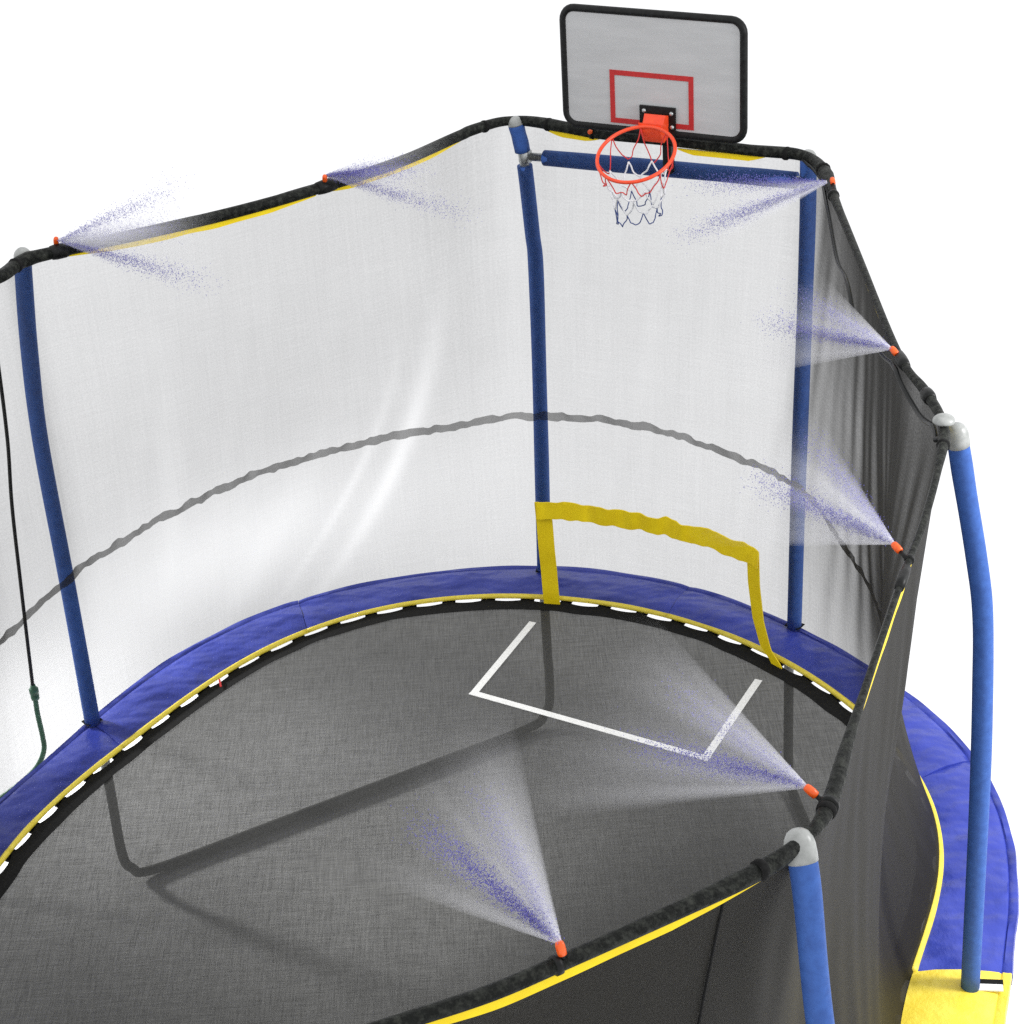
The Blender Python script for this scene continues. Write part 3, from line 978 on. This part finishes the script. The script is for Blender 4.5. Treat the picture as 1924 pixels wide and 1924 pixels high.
MB().sweep([c + [0.0, 0, a_] for a_, _ in pr], [b_ for _, b_ in pr], 14, up=(0, 1, 0)).build('connector', MAT['green'], gh)

# ------------------------------------------------------------------ water sprays: clouds of fine drops leaving the nozzles
TETV = np.array([(1, 1, 1), (-1, -1, 1), (-1, 1, -1), (1, -1, -1)], float) / math.sqrt(3)
TETF = np.array([(0, 2, 1), (0, 1, 3), (0, 3, 2), (1, 2, 3)], np.int32)


def drops(name, P, R, mat, parent):
    n_ = len(P)
    base = np.array(parent['_base'])
    th = rng.uniform(0, 2 * PI, n_)
    c_, s_ = np.cos(th), np.sin(th)
    T = np.broadcast_to(TETV, (n_, 4, 3)).copy()
    x, y = T[..., 0].copy(), T[..., 1].copy()
    T[..., 0], T[..., 1] = c_[:, None] * x - s_[:, None] * y, s_[:, None] * x + c_[:, None] * y
    V = (P[:, None] - base + T * R[:, None, None]).reshape(-1, 3).astype(np.float32)
    Fi = (TETF[None] + 4 * np.arange(n_, dtype=np.int32)[:, None, None]).reshape(-1).astype(np.int32)
    me_ = bpy.data.meshes.new(name)
    me_.vertices.add(n_ * 4)
    me_.vertices.foreach_set('co', V.reshape(-1))
    me_.loops.add(n_ * 12)
    me_.loops.foreach_set('vertex_index', Fi)
    me_.polygons.add(n_ * 4)
    me_.polygons.foreach_set('loop_start', np.arange(0, n_ * 12, 3, dtype=np.int32))
    me_.update(calc_edges=True)
    me_.validate()
    me_.materials.append(mat)
    o = bpy.data.objects.new(name, me_)
    COL.objects.link(o)
    o.parent = parent
    return o


SPRAY = [
    ('water spray from the top hoop nozzle beside the left back pole', 1.0,
     [-1.456, 6.656, 2.805], [([-1.034, 6.61, 2.98], 0.6), ([-1.076, 6.759, 2.79], 1), ([-0.957, 6.387, 2.73], 1)], [[-0.904, 6.585, 3.02], [-0.893, 6.749, 2.8], [-0.922, 6.362, 2.71]]),
    ('water spray from the nozzle midway along the back hoop', 1.0,
     [-0.578, 7.128, 2.805], [([-0.256, 6.992, 2.86], 1), ([-0.373, 7.09, 2.82], 0.6), ([-0.1, 6.891, 2.72], 0.8)], [[-0.099, 7.033, 2.98], [-0.073, 7.07, 2.81], [-0.083, 6.862, 2.71]]),
    ('water spray crossing in front of the blue crossbar below the backboard', 1.2,
     [1.143, 6.767, 2.79], [([0.724, 6.973, 2.74], 1), ([0.662, 6.755, 2.64], 1.2)], [[0.687, 6.981, 2.71], [0.65, 6.75, 2.65], [0.608, 6.594, 2.61]]),
    ('upper of two water sprays crossing the right blue pole', 1.0,
     [1.102, 5.413, 2.78], [([0.949, 6.116, 2.66], 0.8), ([0.828, 5.971, 2.64], 1)], [[0.97, 6.258, 2.66], [0.842, 6.074, 2.64], [0.863, 5.764, 2.61]]),
    ('lower of two water sprays crossing the right blue pole', 1.1,
     [0.899, 4.318, 2.78], [([0.831, 5.102, 2.66], 0.8), ([0.669, 4.929, 2.64], 1.2)], [[0.791, 5.275, 2.66], [0.671, 4.944, 2.64], [0.693, 4.702, 2.61]]),
    ('water spray over the corner of the white line on the mat', 1.0,
     [0.543, 3.367, 2.79], [([0.34, 3.925, 2.66], 0.7), ([0.242, 3.757, 2.64], 1.2)], [[0.223, 4.284, 2.66], [0.23, 3.904, 2.64], [0.23, 3.625, 2.61]]),
    ('water spray from the front hoop nozzle, lowest in the picture', 1.0,
     [0.033, 2.926, 2.81], [([-0.103, 3.575, 2.66], 0.7), ([-0.233, 3.524, 2.64], 1.2)], [[-0.119, 4.002, 2.66], [-0.177, 3.61, 2.64], [-0.18, 3.355, 2.61]]),
]
def mist_material(length, amount):
    """fine mist thinning out with the distance from the nozzle, in streaks that run along the jet"""
    m, nt, out = new_mat('water_mist')
    tc = nt.nodes.new('ShaderNodeTexCoord')
    ln = nt.nodes.new('ShaderNodeVectorMath')
    ln.operation = 'LENGTH'
    nt.links.new(tc.outputs['Object'], ln.inputs[0])
    nz = nt.nodes.new('ShaderNodeVectorMath')
    nz.operation = 'NORMALIZE'
    nt.links.new(tc.outputs['Object'], nz.inputs[0])
    no = nt.nodes.new('ShaderNodeTexNoise')
    no.inputs['Scale'].default_value = 9.0
    no.inputs['Detail'].default_value = 2.0
    nt.links.new(nz.outputs[0], no.inputs['Vector'])
    dist = math_n(nt, 'MAXIMUM', ln.outputs['Value'], 0.02)
    fade = math_n(nt, 'SUBTRACT', 1.0, math_n(nt, 'DIVIDE', dist, length), clamp=True)
    fade = math_n(nt, 'POWER', fade, 1.8)
    st = math_n(nt, 'MULTIPLY', math_n(nt, 'SUBTRACT', no.outputs['Fac'], 0.28, clamp=True), 4.2)
    den = math_n(nt, 'MULTIPLY', math_n(nt, 'DIVIDE', fade, dist), math_n(nt, 'MULTIPLY', st, amount))
    pv = nt.nodes.new('ShaderNodeVolumePrincipled')
    pv.inputs['Color'].default_value = (0.97, 0.97, 1.0, 1)
    pv.inputs['Anisotropy'].default_value = 0.0
    nt.links.new(den, pv.inputs['Density'])
    nt.links.new(pv.outputs[0], out.inputs['Volume'])
    m.cycles.volume_step_rate = 0.35 if hasattr(m.cycles, 'volume_step_rate') else 1
    return m


def hull(name, P, mat, parent):
    bm = bmesh.new()
    base = np.array(parent['_base'])
    for p in P:
        bm.verts.new(tuple(map(float, np.array(p) - base)))
    bmesh.ops.convex_hull(bm, input=bm.verts)
    loose = [v for v in bm.verts if not v.link_faces]
    bmesh.ops.delete(bm, geom=loose, context='VERTS')
    me_ = bpy.data.meshes.new(name)
    bm.to_mesh(me_)
    bm.free()
    me_.materials.append(mat)
    o = bpy.data.objects.new(name, me_)
    COL.objects.link(o)
    o.parent = parent
    return o


for lab, amt, apex, streams, fan in SPRAY:
    apex = np.array(apex)
    ws = thing('water_spray', lab, 'water spray', tuple(apex), 'water sprays from the hose nozzles')
    # pale mist fills the fan between its edges
    fan = [np.array(p) for p in fan]
    pts = []
    ln_ = 0.93 * max(np.linalg.norm(p - apex) for p in fan)
    for p in fan:
        dv = p - apex
        dv /= np.linalg.norm(dv)
        L = ln_
        e1 = np.cross(dv, [0, 0, 1.0])
        e1 /= np.linalg.norm(e1)
        e2 = np.cross(dv, e1)
        for rr_, at_ in ((0.005, 0.0), (0.045 * L / 0.6, L)):
            for q in np.linspace(0, 2 * PI, 13)[:-1]:
                pts.append(apex + dv * at_ + rr_ * (math.cos(q) * e1 + math.sin(q) * e2))
    hull('mist', pts, mist_material(ln_ * 0.99, 3.7 * amt), ws)
    PP = []
    for tg, am in streams:
        m_ = int(2600 * am * amt)
        s_ = rng.beta(1.5, 2.2, m_) * 1.12
        PP.append(apex + (np.array(tg) - apex) * s_[:, None] + rng.normal(0, 1, (m_, 3)) * (0.003 + 0.021 * s_)[:, None])
    P = np.concatenate(PP)
    drops('droplets', P, rng.uniform(0.0011, 0.0021, len(P)), MAT['blue_drop'], ws)

for o in list(bpy.data.objects):
    if '_base' in o:
        del o['_base']
